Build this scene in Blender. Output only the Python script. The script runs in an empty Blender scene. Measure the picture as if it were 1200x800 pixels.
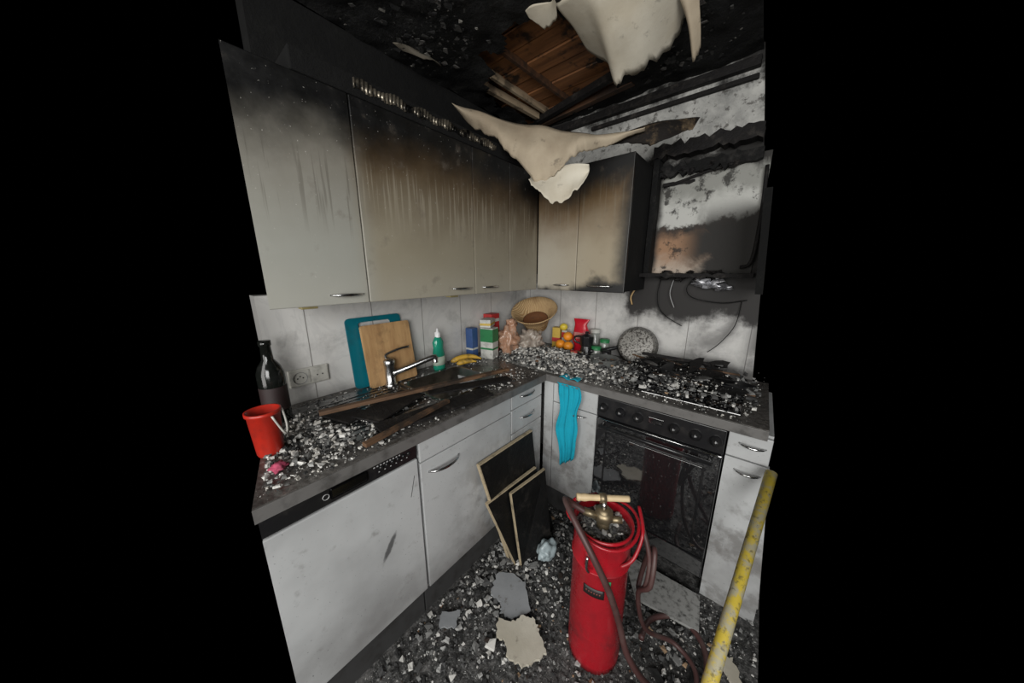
import bpy, bmesh, math, random
from mathutils import Vector, Matrix, noise as mnoise
random.seed(7)
scene=bpy.context.scene
scene.view_settings.view_transform='Standard'
COL=bpy.context.collection
V=Vector

# ------------------------------------------------------------------ materials
class M:
    def __init__(s,name,color=(.5,.5,.5),rough=.6,metal=0.,spec=.5):
        s.m=bpy.data.materials.new(name); s.m.use_nodes=True
        s.nt=s.m.node_tree; s.b=s.nt.nodes['Principled BSDF']
        s.b.inputs['Base Color'].default_value=(*color,1)
        s.b.inputs['Roughness'].default_value=rough
        s.b.inputs['Metallic'].default_value=metal
        s.b.inputs['Specular IOR Level'].default_value=spec
        s._p=None
    def n(s,t): return s.nt.nodes.new(t)
    def l(s,a,b):
        if isinstance(a,(int,float)): b.default_value=a
        elif isinstance(a,tuple): b.default_value=(*a,1) if len(a)==3 else a
        else: s.nt.links.new(a,b)
    def pos(s):
        if s._p is None:
            g=s.n('ShaderNodeNewGeometry'); x=s.n('ShaderNodeSeparateXYZ')
            s.l(g.outputs['Position'],x.inputs[0]); s._p=(g,x.outputs[0],x.outputs[1],x.outputs[2])
        return s._p[1:]
    def P(s): s.pos(); return s._p[0].outputs['Position']
    def island(s): s.pos(); return s._p[0].outputs['Random Per Island']
    def math(s,op,a,b=0.,clamp=False):
        m=s.n('ShaderNodeMath'); m.operation=op; m.use_clamp=clamp
        s.l(a,m.inputs[0]); s.l(b,m.inputs[1]); return m.outputs[0]
    def mr(s,v,a,b,lo=0.,hi=1.):
        m=s.n('ShaderNodeMapRange'); m.interpolation_type='SMOOTHSTEP'
        if a>b: a,b,lo,hi=b,a,hi,lo
        s.l(v,m.inputs[0]); m.inputs[1].default_value=a; m.inputs[2].default_value=b
        m.inputs[3].default_value=lo; m.inputs[4].default_value=hi; return m.outputs[0]
    def noise(s,scale,detail=6.,rough=.6,vec=None,dist=0.):
        m=s.n('ShaderNodeTexNoise'); m.inputs['Scale'].default_value=scale
        m.inputs['Detail'].default_value=detail; m.inputs['Roughness'].default_value=rough
        m.inputs['Distortion'].default_value=dist
        s.l(vec if vec is not None else s.P(),m.inputs['Vector']); return m.outputs[0]
    def comb(s,a,b,c=0.):
        m=s.n('ShaderNodeCombineXYZ'); s.l(a,m.inputs[0]); s.l(b,m.inputs[1]); s.l(c,m.inputs[2]); return m.outputs[0]
    def mix(s,f,a,b):
        m=s.n('ShaderNodeMix'); m.data_type='RGBA'
        s.l(f,m.inputs[0]); s.l(a,m.inputs[6]); s.l(b,m.inputs[7]); return m.outputs[2]
    def ramp(s,v,stops,const=False):
        m=s.n('ShaderNodeValToRGB'); cr=m.color_ramp
        if const: cr.interpolation='CONSTANT'
        while len(cr.elements)<len(stops): cr.elements.new(.5)
        for e,(p,c) in zip(cr.elements,stops): e.position=p; e.color=(*c,1)
        s.l(v,m.inputs[0]); return m.outputs[0]
    def col(s,c): s.l(c,s.b.inputs['Base Color'])
    def rgh(s,c): s.l(c,s.b.inputs['Roughness'])
    def bump(s,h,strength=.3,dist=.01):
        m=s.n('ShaderNodeBump'); m.inputs['Strength'].default_value=strength; m.inputs['Distance'].default_value=dist
        s.l(h,m.inputs['Height']); s.l(m.outputs[0],s.b.inputs['Normal'])

def simple(name,color,rough=.5,metal=0.,dirt=.3,scale=18,spec=.5,dirtcol=(.02,.018,.016),bump=0):
    m=M(name,color,rough,metal,spec)
    f=m.mr(m.noise(scale),.45,.75,0,dirt)
    m.col(m.mix(f,color,dirtcol))
    if bump: m.bump(m.noise(scale*4),bump,.005)
    return m.m

BLACK=(.005,.005,.005)
def mat_upper_left():
    m=M('sooted_cabinet_front',rough=.42)
    x,y,z=m.pos()
    nz=m.noise(3.2,5); nf=m.noise(14,6)
    zz=m.math('ADD',z,m.math('MULTIPLY',m.math('SUBTRACT',nz,.5),.24))
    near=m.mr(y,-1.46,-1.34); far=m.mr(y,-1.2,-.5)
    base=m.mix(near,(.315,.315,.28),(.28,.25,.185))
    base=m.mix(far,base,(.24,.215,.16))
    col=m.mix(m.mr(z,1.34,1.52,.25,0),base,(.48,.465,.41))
    br=m.math('MULTIPLY',m.mr(zz,1.48,1.88),m.math('ADD',.5,m.math('MULTIPLY',near,.5)),True)
    col=m.mix(br,col,(.085,.055,.028))
    st=m.noise(1.,3,.5,m.comb(m.math('MULTIPLY',y,85),m.math('MULTIPLY',z,2.2)))
    win=m.math('MULTIPLY',m.mr(m.math('ADD',z,m.math('MULTIPLY',m.noise(1.,2,.5,m.comb(m.math('MULTIPLY',y,34),0.)),.40)),1.74,1.90),m.mr(z,1.86,1.74))
    drip=m.math('MULTIPLY',m.mr(st,.53,.60),win)
    lighter=m.math('MULTIPLY',drip,m.mr(near,.3,.7,.0,.35))
    col=m.mix(m.math('MULTIPLY',drip,m.mr(near,.3,.7,.55,.12)),col,(.12,.11,.09))
    col=m.mix(lighter,col,(.38,.34,.26))
    zb=m.math('ADD',zz,m.mr(y,-1.50,-1.72,0,.07))
    bl=m.mr(zb,1.76,1.96)
    bl=m.math('MAXIMUM',bl,m.math('MULTIPLY',m.mr(y,-.80,-.45),m.mr(zz,1.70,1.90)))
    col=m.mix(bl,col,BLACK)
    col=m.mix(m.mr(nf,.58,.75,0,.4),col,(.12,.10,.08))
    col=m.mix(m.mr(m.noise(130,3,.5),.70,.76,0,.6),col,(.5,.48,.44))
    m.col(col); m.rgh(m.mr(nf,.3,.7,.32,.55)); return m.m
def mat_upper_right():
    m=M('scorched_cabinet_front',rough=.45)
    x,y,z=m.pos(); nz=m.noise(3.5,5); nf=m.noise(16,6)
    zz=m.math('ADD',z,m.math('MULTIPLY',m.math('SUBTRACT',nz,.5),.28))
    xx=m.math('ADD',x,m.math('MULTIPLY',m.math('SUBTRACT',nz,.5),.14))
    col=m.mix(m.mr(x,.35,.8),(.36,.33,.27),(.32,.27,.19))
    col=m.mix(m.mr(zz,1.50,1.86),col,(.12,.072,.03))
    st=m.noise(1.,3,.5,m.comb(m.math('MULTIPLY',x,75),m.math('MULTIPLY',z,2.2)))
    col=m.mix(m.math('MULTIPLY',m.mr(st,.52,.6,0,.4),m.mr(z,1.6,1.75)),col,(.2,.17,.12))
    bl=m.math('MAXIMUM',m.mr(zz,1.78,1.95),m.mr(xx,.80,.91))
    bl=m.math('MAXIMUM',bl,m.mr(m.math('ADD',zz,m.math('MULTIPLY',x,-.12)),1.33,1.26))
    col=m.mix(bl,col,BLACK)
    col=m.mix(m.mr(nf,.6,.75,0,.4),col,(.1,.08,.06))
    m.col(col); return m.m
def mat_base_front(smear=False):
    m=M('white_base_front' if not smear else 'white_dishwasher_front',rough=.35)
    x,y,z=m.pos(); n1=m.noise(2.3,4); n2=m.noise(20,6); n3=m.noise(6,7,.65)
    col=m.mix(m.mr(n1,.35,.7),(.49,.50,.50),(.36,.365,.365))
    col=m.mix(m.mr(n2,.60,.78,0,.5),col,(.16,.15,.14))
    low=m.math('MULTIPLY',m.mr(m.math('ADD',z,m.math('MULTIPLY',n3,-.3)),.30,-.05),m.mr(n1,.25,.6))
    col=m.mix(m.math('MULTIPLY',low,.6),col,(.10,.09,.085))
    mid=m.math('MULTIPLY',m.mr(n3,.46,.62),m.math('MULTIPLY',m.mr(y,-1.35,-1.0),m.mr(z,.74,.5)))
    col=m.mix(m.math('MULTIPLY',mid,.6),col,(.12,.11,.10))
    if smear:
        dy=m.math('ADD',y,1.536); dz=m.math('ADD',z,-.497)
        a=m.math('ADD',m.math('MULTIPLY',dy,.5),m.math('MULTIPLY',dz,.87)); c=m.math('SUBTRACT',m.math('MULTIPLY',dy,.87),m.math('MULTIPLY',dz,.5))
        q=m.math('ADD',m.math('POWER',m.math('ABSOLUTE',m.math('DIVIDE',a,.056)),2.),m.math('POWER',m.math('ABSOLUTE',m.math('DIVIDE',c,.013)),2.))
        q=m.math('ADD',q,m.math('MULTIPLY',m.noise(45,5,.75),1.6))
        col=m.mix(m.mr(q,1.9,1.1,0,.8),col,(.035,.035,.035))
    col=m.mix(m.mr(m.noise(150,3,.5),.68,.75,0,.7),col,(.08,.08,.08))
    m.col(col); return m.m
def mat_tile(axis):
    m=M('marbled_tile_'+axis,rough=.22)
    x,y,z=m.pos(); u=x if axis=='x' else y
    v=m.comb(m.math('ADD',u,5.0 if axis=='x' else 5.17),m.math('ADD',z,.06))
    b=m.n('ShaderNodeTexBrick'); b.offset=0.; b.squash=1.
    m.l(v,b.inputs['Vector']); b.inputs['Scale'].default_value=1
    b.inputs['Brick Width'].default_value=.28; b.inputs['Row Height'].default_value=.48
    b.inputs['Mortar Size'].default_value=.0022; b.inputs['Mortar Smooth'].default_value=.2
    vein=m.noise(4,6,.6,dist=1.4); vf=m.math('MULTIPLY',m.mr(vein,.45,.5),m.mr(vein,.56,.5))
    tile=m.mix(m.math('MULTIPLY',vf,.22),(.57,.56,.54),(.36,.36,.36))
    m.l(tile,b.inputs['Color1']); m.l(tile,b.inputs['Color2']); b.inputs['Mortar'].default_value=(.22,.21,.20,1)
    col=b.outputs['Color']; n=m.noise(5,7,.65); n2=m.noise(3,5,.6,dist=1.)
    if axis=='x':
        w=m.math('ADD',m.math('MULTIPLY',m.mr(x,.60,.92),m.mr(z,1.06,1.32)),m.math('MULTIPLY',m.math('SUBTRACT',n,.5),1.7))
        s=m.mr(w,.16,.70)
        s=m.math('MULTIPLY',s,m.mr(z,1.02,1.20,.2,1))
        ex=m.math('DIVIDE',m.math('ADD',x,-1.20),.20); ez=m.math('DIVIDE',m.math('ADD',z,-1.30),.24)
        rad=m.math('SQRT',m.math('ADD',m.math('POWER',m.math('ABSOLUTE',ex),2.),m.math('POWER',m.math('ABSOLUTE',ez),2.)))
        rad=m.math('ADD',rad,m.math('MULTIPLY',m.math('SUBTRACT',n2,.5),.8))
        ring=m.math('MULTIPLY',m.mr(rad,.70,.95),m.mr(rad,1.28,1.0))
        ring=m.math('MULTIPLY',ring,m.math('MULTIPLY',m.mr(x,1.15,1.26),m.mr(z,1.34,1.22)))
        s=m.math('MAXIMUM',s,m.math('MULTIPLY',ring,.65))
        s=m.math('MAXIMUM',s,m.math('MULTIPLY',m.mr(x,1.38,1.48),m.mr(n,.3,.55,0,.8)))
        s=m.math('MAXIMUM',s,m.math('MULTIPLY',m.mr(m.noise(3,6,.65),.42,.7),m.mr(x,.5,1.,.3,.75)))
        low=m.math('MULTIPLY',m.mr(x,.9,1.1),m.mr(m.math('ADD',z,m.math('MULTIPLY',n,.16)),1.10,.99))
        s=m.math('MAXIMUM',s,m.math('MULTIPLY',low,.85))
    else:
        s=m.math('MULTIPLY',m.mr(m.noise(4,7,.65),.5,.75),.5)
        s=m.math('MAXIMUM',s,m.math('MULTIPLY',m.mr(m.math('ADD',z,m.math('MULTIPLY',n,.1)),1.02,.93),.55))
        s=m.math('MAXIMUM',s,m.mr(y,-1.50,-1.75,0,.6))
    m.col(m.mix(s,col,(.018,.016,.015))); m.rgh(m.mr(s,0,1,.2,.7)); return m.m
def mat_wall_upper():
    m=M('smoke_stained_plaster',rough=.85)
    x,y,z=m.pos(); n=m.noise(4.5,8,.7); n2=m.noise(26,6,.7)
    col=m.mix(m.mr(n,.35,.65),(.46,.455,.43),(.22,.22,.21))
    col=m.mix(m.mr(n2,.53,.62,0,.8),col,(.06,.055,.05))
    s=m.math('ADD',m.mr(z,2.20,2.40,0,.65),m.math('MULTIPLY',m.math('SUBTRACT',n,.5),2.4))
    s=m.math('ADD',s,m.mr(z,2.15,1.98,0,.9))
    s=m.math('ADD',s,m.mr(x,.45,.15,0,.9))
    s=m.math('ADD',s,m.mr(x,1.15,1.34,0,.4))
    m.col(m.mix(m.mr(s,.33,.8),col,(.012,.011,.010))); m.bump(n2,.5,.01); return m.m
def mat_char(name='charred_surface',lo=(.004,.004,.004),hi=(.045,.042,.04),scale=9,b=.8,rough=.8):
    m=M(name,rough=rough,spec=.3); n=m.noise(scale,9,.75)
    m.col(m.mix(m.mr(n,.5,.78),lo,hi)); m.bump(m.noise(scale*2.5,8,.7),b,.02); return m.m
def mat_hoodpanel():
    m=M('scorched_hood_recess',rough=.7)
    x,y,z=m.pos(); n=m.noise(6,8,.68,dist=.4)
    zz=m.math('ADD',z,m.math('MULTIPLY',m.math('SUBTRACT',n,.5),.22))
    bot=m.mix(m.mr(zz,1.44,1.56),(.46,.39,.32),(.32,.18,.10))
    col=m.mix(m.mr(zz,1.60,1.68),bot,(.03,.02,.015))
    col=m.mix(m.mr(m.math('ADD',zz,m.math('MULTIPLY',x,-.10)),1.575,1.60),col,(.50,.50,.47))
    col=m.mix(m.mr(zz,1.78,1.87,0,.8),col,(.20,.20,.18))
    s=m.math('MAXIMUM',m.mr(zz,1.91,1.97),m.math('MULTIPLY',m.mr(zz,1.44,1.54),m.mr(zz,1.71,1.63)))
    right=m.math('MULTIPLY',m.mr(m.math('ADD',x,m.math('MULTIPLY',n,.25)),1.24,1.34),m.mr(z,1.82,1.66))
    s=m.math('MULTIPLY',s,m.mr(x,1.02,1.18)); s=m.math('MAXIMUM',s,right)
    s=m.math('MAXIMUM',s,m.mr(m.noise(11,8,.7),.53,.62,0,.9))
    s=m.math('MAXIMUM',s,m.mr(m.math('ADD',x,m.math('MULTIPLY',n,.05)),.995,.955))
    m.col(m.mix(s,col,(.012,.010,.008))); m.bump(n,.4,.01); return m.m
def mat_counter():
    m=M('dark_laminate_worktop',rough=.3); n=m.noise(60,6,.7); n2=m.noise(5,6,.6); n3=m.noise(150,4,.6)
    c=m.mix(m.mr(n,.35,.7),(.05,.046,.042),(.15,.14,.13))
    c=m.mix(m.mr(n2,.48,.7,0,.7),c,(.012,.011,.01)); c=m.mix(m.mr(n3,.62,.70,0,.8),c,(.36,.35,.33))
    m.col(c); m.rgh(m.mr(n2,.35,.65,.16,.5)); return m.m
def mat_floor():
    m=M('soot_covered_floor',rough=.6); n=m.noise(34,8,.75); n2=m.noise(4,6,.6); n3=m.noise(120,5,.7)
    c=m.mix(m.mr(n,.40,.70),(.030,.030,.029),(.18,.175,.17))
    c=m.mix(m.mr(n3,.57,.67),c,(.36,.36,.35)); c=m.mix(m.mr(n2,.5,.7,0,.6),c,(.022,.022,.021))
    m.col(c); m.rgh(m.mr(n2,.4,.65,.3,.8)); m.bump(n,.7,.02); return m.m
def mat_debris(name,stops,rough=.9):
    m=M(name,rough=rough); c=m.ramp(m.island(),stops,True)
    n=m.noise(55,5,.7); m.col(m.mix(m.mr(n,.5,.75,0,.55),c,(.03,.03,.03))); m.bump(n,.5,.004); return m.m
def mat_wood(name,c1,c2,axis='y',char=.4,sc=1.,rough=.65):
    m=M(name,rough=rough); x,y,z=m.pos()
    a={'x':m.comb(m.math('MULTIPLY',x,2*sc),m.math('MULTIPLY',y,30*sc),m.math('MULTIPLY',z,30*sc)),
       'y':m.comb(m.math('MULTIPLY',x,30*sc),m.math('MULTIPLY',y,2*sc),m.math('MULTIPLY',z,30*sc)),
       'z':m.comb(m.math('MULTIPLY',x,30*sc),m.math('MULTIPLY',y,30*sc),m.math('MULTIPLY',z,2*sc))}[axis]
    n=m.noise(1.,6,.6,a); c=m.mix(m.mr(n,.3,.7),c1,c2)
    m.col(m.mix(m.mr(m.noise(7,8,.7),.5,.62,0,char),c,(.008,.007,.006))); m.bump(n,.3,.005); return m.m
def mat_plaster(name,c1,c2,edge=.4):
    m=M(name,rough=.8); n=m.noise(3,5,.6); n2=m.noise(22,7,.7)
    c=m.mix(m.mr(n,.35,.65),c1,c2); m.col(m.mix(m.mr(n2,.58,.7,0,edge),c,(.07,.055,.04))); m.bump(n2,.25,.006); return m.m
def mat_yellow():
    m=M('worn_yellow_paint',rough=.5); n=m.noise(22,7,.7); n2=m.noise(60,5,.7)
    c=m.mix(m.mr(n,.46,.6),(.54,.41,.05),(.38,.35,.24)); m.col(m.mix(m.mr(n2,.53,.65,0,.7),c,(.08,.07,.05))); return m.m

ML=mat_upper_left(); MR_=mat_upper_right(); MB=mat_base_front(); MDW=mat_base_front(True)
MTY=mat_tile('y'); MTX=mat_tile('x'); MW=mat_wall_upper(); MC=mat_char(); MC2=mat_char('charred_board',(.006,.005,.005),(.06,.052,.045),14,.5,.7)
MSOOT=mat_char('soot_black_wall',(.003,.003,.003),(.010,.010,.009),6,.5,.95)
MCEIL=mat_char('sooted_ceiling_surface',(.004,.004,.004),(.04,.039,.037),5,1.,.75)
MHOOD=mat_hoodpanel(); MCT=mat_counter(); MFL=mat_floor()
CHROME=simple('brushed_steel',(.50,.50,.50),.25,1.,.25)
STEEL=simple('sink_steel',(.28,.28,.28),.3,1.,.6,12)
BPL=simple('black_plastic',(.010,.010,.011),.28,0,.3,20,dirtcol=(.06,.055,.05))
def mat_glass():
    m=M('black_oven_glass',(.006,.006,.007),.05); m.b.inputs['IOR'].default_value=2.6
    n=m.noise(90,4,.6); n2=m.noise(8,6,.6); m.col(m.mix(m.mr(n,.62,.70,0,.3),(.012,.012,.013),(.25,.25,.24)))
    m.rgh(m.mr(n2,.4,.7,.01,.07)); return m.m
GLASS=mat_glass()
DARKGAP=simple('dark_gap',(.01,.01,.01),.8,0,0)
PLINTH=simple('sooty_plinth',(.045,.045,.045),.6,0,.7)
WHITEMARK=simple('printed_white_mark',(.45,.45,.45),.5,0,.1)

# ------------------------------------------------------------------ mesh builder
class B:
    def __init__(s,name): s.name=name; s.bm=bmesh.new(); s.mats=[]
    def mi(s,m):
        if m not in s.mats: s.mats.append(m)
        return s.mats.index(m)
    def _add(s,t,mat,smooth=False,mtx=None):
        if mtx is not None: bmesh.ops.transform(t,matrix=mtx,verts=t.verts)
        i=s.mi(mat)
        for f in t.faces: f.material_index=i; f.smooth=smooth
        me=bpy.data.meshes.new('t'); t.to_mesh(me); t.free(); s.bm.from_mesh(me); bpy.data.meshes.remove(me)
    def box(s,x0,x1,y0,y1,z0,z1,mat,bev=.002,mtx=None):
        t=bmesh.new(); bmesh.ops.create_cube(t,size=1)
        for v in t.verts: v.co=V(((x0+x1)/2+v.co.x*(x1-x0),(y0+y1)/2+v.co.y*(y1-y0),(z0+z1)/2+v.co.z*(z1-z0)))
        if bev: bmesh.ops.bevel(t,geom=t.edges[:],offset=bev,segments=2,affect='EDGES',profile=.5)
        s._add(t,mat,False,mtx)
    def hull(s,pts,mat):
        t=bmesh.new(); v=[t.verts.new(p) for p in pts]
        for f in ((0,3,2,1),(4,5,6,7),(0,1,5,4),(1,2,6,5),(2,3,7,6),(3,0,4,7)): t.faces.new([v[i] for i in f])
        bmesh.ops.recalc_face_normals(t,faces=t.faces); s._add(t,mat)
    def tube(s,pts,r,mat,seg=10,close=False,sub=0):
        pts=[V(p) for p in pts]
        if sub:
            q=[]; n=len(pts)
            for i in range(n if close else n-1):
                p0=pts[(i-1)%n] if (close or i>0) else pts[i]; p1=pts[i]; p2=pts[(i+1)%n]; p3=pts[(i+2)%n] if (close or i+2<n) else p2
                for k in range(sub):
                    t=k/sub; q.append(.5*((2*p1)+(p2-p0)*t+(2*p0-5*p1+4*p2-p3)*t*t+(3*p1-p0-3*p2+p3)*t**3))
            if not close: q.append(pts[-1])
            pts=q
        t=bmesh.new(); rings=[]; n=len(pts); up=None
        for i,p in enumerate(pts):
            d=(pts[(i+1)%n]-pts[i-1]) if (close or 0<i<n-1) else ((pts[1]-pts[0]) if i==0 else (pts[-1]-pts[-2]))
            d.normalize()
            if up is None: up=d.orthogonal().normalized()
            up=(up-d*up.dot(d)); up=up.normalized() if up.length>1e-6 else d.orthogonal().normalized()
            w=d.cross(up); rr=r[min(i,len(r)-1)] if isinstance(r,(list,tuple)) else r
            rings.append([t.verts.new(p+(up*math.cos(2*math.pi*k/seg)+w*math.sin(2*math.pi*k/seg))*rr) for k in range(seg)])
        for i in range(n if close else n-1):
            a,b=rings[i],rings[(i+1)%n]
            for k in range(seg): t.faces.new((a[k],a[(k+1)%seg],b[(k+1)%seg],b[k]))
        if not close: t.faces.new(rings[0][::-1]); t.faces.new(rings[-1])
        bmesh.ops.recalc_face_normals(t,faces=t.faces); s._add(t,mat,True)
    def lathe(s,prof,mat,loc=(0,0,0),rot=None,seg=32,scale=(1,1,1),smooth=True):
        t=bmesh.new(); rings=[]
        for r,z in prof:
            if r<1e-5: rings.append([t.verts.new((0,0,z))])
            else: rings.append([t.verts.new((r*math.cos(2*math.pi*k/seg),r*math.sin(2*math.pi*k/seg),z)) for k in range(seg)])
        for a,b in zip(rings,rings[1:]):
            for k in range(seg):
                k2=(k+1)%seg
                if len(a)==1 and len(b)==1: continue
                if len(a)==1: t.faces.new((a[0],b[k],b[k2]))
                elif len(b)==1: t.faces.new((a[k],a[k2],b[0]))
                else: t.faces.new((a[k],a[k2],b[k2],b[k]))
        bmesh.ops.recalc_face_normals(t,faces=t.faces)
        m=Matrix.Translation(V(loc))@(rot if rot is not None else Matrix.Identity(4))@Matrix.Diagonal((*scale,1))
        s._add(t,mat,smooth,m)
    def loft(s,rows,mat,thick=0,smooth=True):
        t=bmesh.new(); g=[[t.verts.new(p) for p in r] for r in rows]
        for a,b in zip(g,g[1:]):
            for k in range(len(a)-1): t.faces.new((a[k],a[k+1],b[k+1],b[k]))
        bmesh.ops.recalc_face_normals(t,faces=t.faces)
        if thick: bmesh.ops.solidify(t,geom=t.faces[:],thickness=thick)
        s._add(t,mat,smooth)
    def blob(s,c,r,mat,amp=.15,freq=8,sub=3,mtx=None,smooth=True):
        t=bmesh.new(); bmesh.ops.create_icosphere(t,subdivisions=sub,radius=1)
        for v in t.verts:
            k=1+amp*mnoise.noise((v.co+V(c)*7)*freq*.25)*2
            v.co=V((v.co.x*r[0]*k,v.co.y*r[1]*k,v.co.z*r[2]*k))+V(c)
        s._add(t,mat,smooth,mtx)
    def poly(s,pts,mat,thick=.004,normal=(0,0,1)):
        t=bmesh.new(); f=t.faces.new([t.verts.new(p) for p in pts])
        r=bmesh.ops.extrude_face_region(t,geom=[f])
        for e in r['geom']:
            if isinstance(e,bmesh.types.BMVert): e.co+=V(normal)*thick
        bmesh.ops.recalc_face_normals(t,faces=t.faces); s._add(t,mat)
    def cut(s,p=(.6,-1.856,0)):   # end of the modelled part of the room: one straight vertical section
        g=s.bm.verts[:]+s.bm.edges[:]+s.bm.faces[:]
        r=bmesh.ops.bisect_plane(s.bm,geom=g,plane_co=V(p),plane_no=V((-.15,-.6,0)),clear_outer=True)
        ed=[e for e in r['geom_cut'] if isinstance(e,bmesh.types.BMEdge)]
        try: bmesh.ops.holes_fill(s.bm,edges=ed)
        except Exception: pass
        return s
    def done(s,parent=None):
        me=bpy.data.meshes.new(s.name); bmc=s.bm; xs=[v.co for v in bmc.verts]
        lo=V((min(v.x for v in xs),min(v.y for v in xs),min(v.z for v in xs))); hi=V((max(v.x for v in xs),max(v.y for v in xs),max(v.z for v in xs)))
        c=V(((lo.x+hi.x)/2,(lo.y+hi.y)/2,lo.z))
        for v in bmc.verts: v.co-=c
        bmc.to_mesh(me); bmc.free()
        for m in s.mats: me.materials.append(m)
        o=bpy.data.objects.new(s.name,me); o.location=c; COL.objects.link(o)
        if parent: o.parent=parent
        return o
def empty(name,loc=(0,0,0)):
    o=bpy.data.objects.new(name,None); o.empty_display_size=.05; COL.objects.link(o); return o

def bow_handle(b,p0,p1,out,mat=CHROME,r=.005,d=.03):
    p0,p1,out=V(p0),V(p1),V(out); pts=[]
    for i in range(9):
        t=i/8; pts.append(p0.lerp(p1,t)+out*(math.sin(math.pi*t)**.6)*d)
    b.tube(pts,[r*(.7+.6*math.sin(math.pi*i/8)) for i in range(9)],mat,8)

# ------------------------------------------------------------------ room shell
b=B('floor'); b.box(.0,1.65,-2.35,0,-.03,0,MFL,0); b.cut().done()
b=B('wall_left'); b.box(-.08,0,-1.68,0,.0,1.36,MTY,0); b.box(-.08,0,-1.56,0,1.36,2.4,MSOOT,0); b.done()
b=B('wall_back')
b.hull([(-.08,0,0),(1.55,0,0),(1.55,.08,0),(-.08,.08,0),(-.08,0,1.43),(1.44,0,1.43),(1.44,.08,1.43),(-.08,.08,1.43)],MTX)
b.hull([(-.08,0,1.43),(1.44,0,1.43),(1.44,.08,1.43),(-.08,.08,1.43),(-.08,0,2.43),(1.30,0,2.43),(1.30,.08,2.43),(-.08,.08,2.43)],MW)
b.done()

hole=[(.10,-.56),(.26,-.68),(.46,-.80),(.68,-.80),(.78,-.60),(.75,-.38),(.71,-.17),(.45,-.07),(.14,-.04)]
def inside(px,py,poly):
    c=False; j=len(poly)-1
    for i in range(len(poly)):
        xi,yi=poly[i]; xj,yj=poly[j]
        if (yi>py)!=(yj>py) and px<(xj-xi)*(py-yi)/(yj-yi)+xi: c=not c
        j=i
    return c
t=bmesh.new(); st=.02; nx=int(1.30/st); ny=int(1.50/st); g={}
for i in range(nx+1):
    for j in range(ny+1):
        x=i*st; y=-1.50+j*st
        n=mnoise.noise(V((x*4,y*4,3)))*.022+mnoise.noise(V((x*14,y*14,1)))*.012
        jx=mnoise.noise(V((x*30,y*30,9)))*.012; jy=mnoise.noise(V((x*30,y*30,5)))*.012
        g[i,j]=t.verts.new((x+(jx if 0<i<nx else 0),y+(jy if 0<j<ny else 0),2.40+n))
for i in range(nx):
    for j in range(ny):
        x=(i+.5)*st; y=-1.50+(j+.5)*st
        if inside(x+mnoise.noise(V((x*11,y*11,0)))*.09,y+mnoise.noise(V((x*11,y*11,4)))*.09,hole): continue
        t.faces.new((g[i,j],g[i,j+1],g[i+1,j+1],g[i+1,j]))
loose=[v for v in t.verts if not v.link_faces]; bmesh.ops.delete(t,geom=loose,context='VERTS')
b=B('ceiling'); b._add(t,MCEIL,True); b.done()
WB=mat_wood('scorched_ceiling_wood',(.32,.135,.048),(.14,.055,.02),'x',.93)
WL=mat_wood('pale_lath_wood',(.42,.33,.22),(.24,.17,.11),'y',.7)
WS=mat_wood('smoked_beam',(.10,.045,.02),(.03,.018,.012),'x',.6)
b=B('ceiling_boards')
for k in range(9):
    y0=-.94+k*.105; b.box(.02,.98,y0,y0+.099,2.455+.005*(k%2),2.475,WB,.003)
b.done()
b=B('ceiling_batten')
for k,(xa,ya,xb,yb,z,w,m) in enumerate([(.13,-.60,.17,-.12,2.425,.014,WL),(.21,-.60,.23,-.10,2.44,.010,WL),(.16,-.10,.74,-.24,2.41,.018,MC2),(.14,-.05,.78,-.13,2.41,.02,WS),(.36,-.80,.40,-.06,2.445,.010,WS)]):
    d=V((xb-xa,yb-ya,0)); L=d.length; ang=math.atan2(d.y,d.x)
    b.box(0,L,-w,w,-.015,.02,m,.002,Matrix.Translation(V((xa,ya,z)))@Matrix.Rotation(ang,4,'Z'))
b.done()
b=B('trim_1')
b.box(.20,1.30,-.035,0,2.335,2.375,MC2,.004); b.box(.5,1.30,-.022,0,2.29,2.31,MC2,.004); b.done()

def mat_flute():
    m=M('fluted_foil_strip',(.25,.24,.22),.35,.8); n=m.noise(9,7,.7); m.col(m.mix(m.mr(n,.44,.60),(.32,.28,.22),(.01,.01,.01))); return m.m
b=B('trim_2'); fl=mat_flute(); rows=[]
for k in range(160):
    y=-1.39+k*.0042; x=.352+.004*math.sin(k*1.9)
    rows.append([(x,y,2.022+.004*math.sin(k*.4)),(x,y,2.035),(x+.002,y,2.05+.006*math.sin(k*.23))])
b.loft(rows,fl,.001); b.box(.002,.35,-1.56,-.02,2.002,2.062,MSOOT,.004); b.done()

# ------------------------------------------------------------------ upper units
def upper_left(y0,y1,doors,name='wall_cabinet',top=2.0,lamp=None,cut=None):
    b=B(name); b.box(0.002,.328,y0+.001,y1-.001,1.345,top,ML,.001)
    for d0,d1,h in doors:
        b.box(.332,.35,d0+.0015,d1-.0015,1.34,top,ML,.003)
        if h: bow_handle(b,(.35,h[0],1.372),(.35,h[1],1.372),(1,0,0),r=.004,d=.022)
    if lamp: b.box(.21,.25,lamp,lamp+.05,1.322,1.346,simple('yellowed_plastic',(.42,.35,.16)),.002)
    if cut: b.cut(cut)
    b.done()
upper_left(-1.80,-1.41,[(-1.80,-1.41,(-1.54,-1.43))],lamp=-1.60,cut=(.35,-1.705,0))
upper_left(-1.41,-.88,[(-1.41,-.88,(-1.03,-.90))],lamp=-.96)
upper_left(-.88,-.354,[(-.88,-.615,(-.835,-.71)),(-.615,-.354,None)])
b=B('wall_cabinet')
b.box(.352,.898,-.328,-.002,1.345,2.0,MSOOT,.001)
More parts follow.
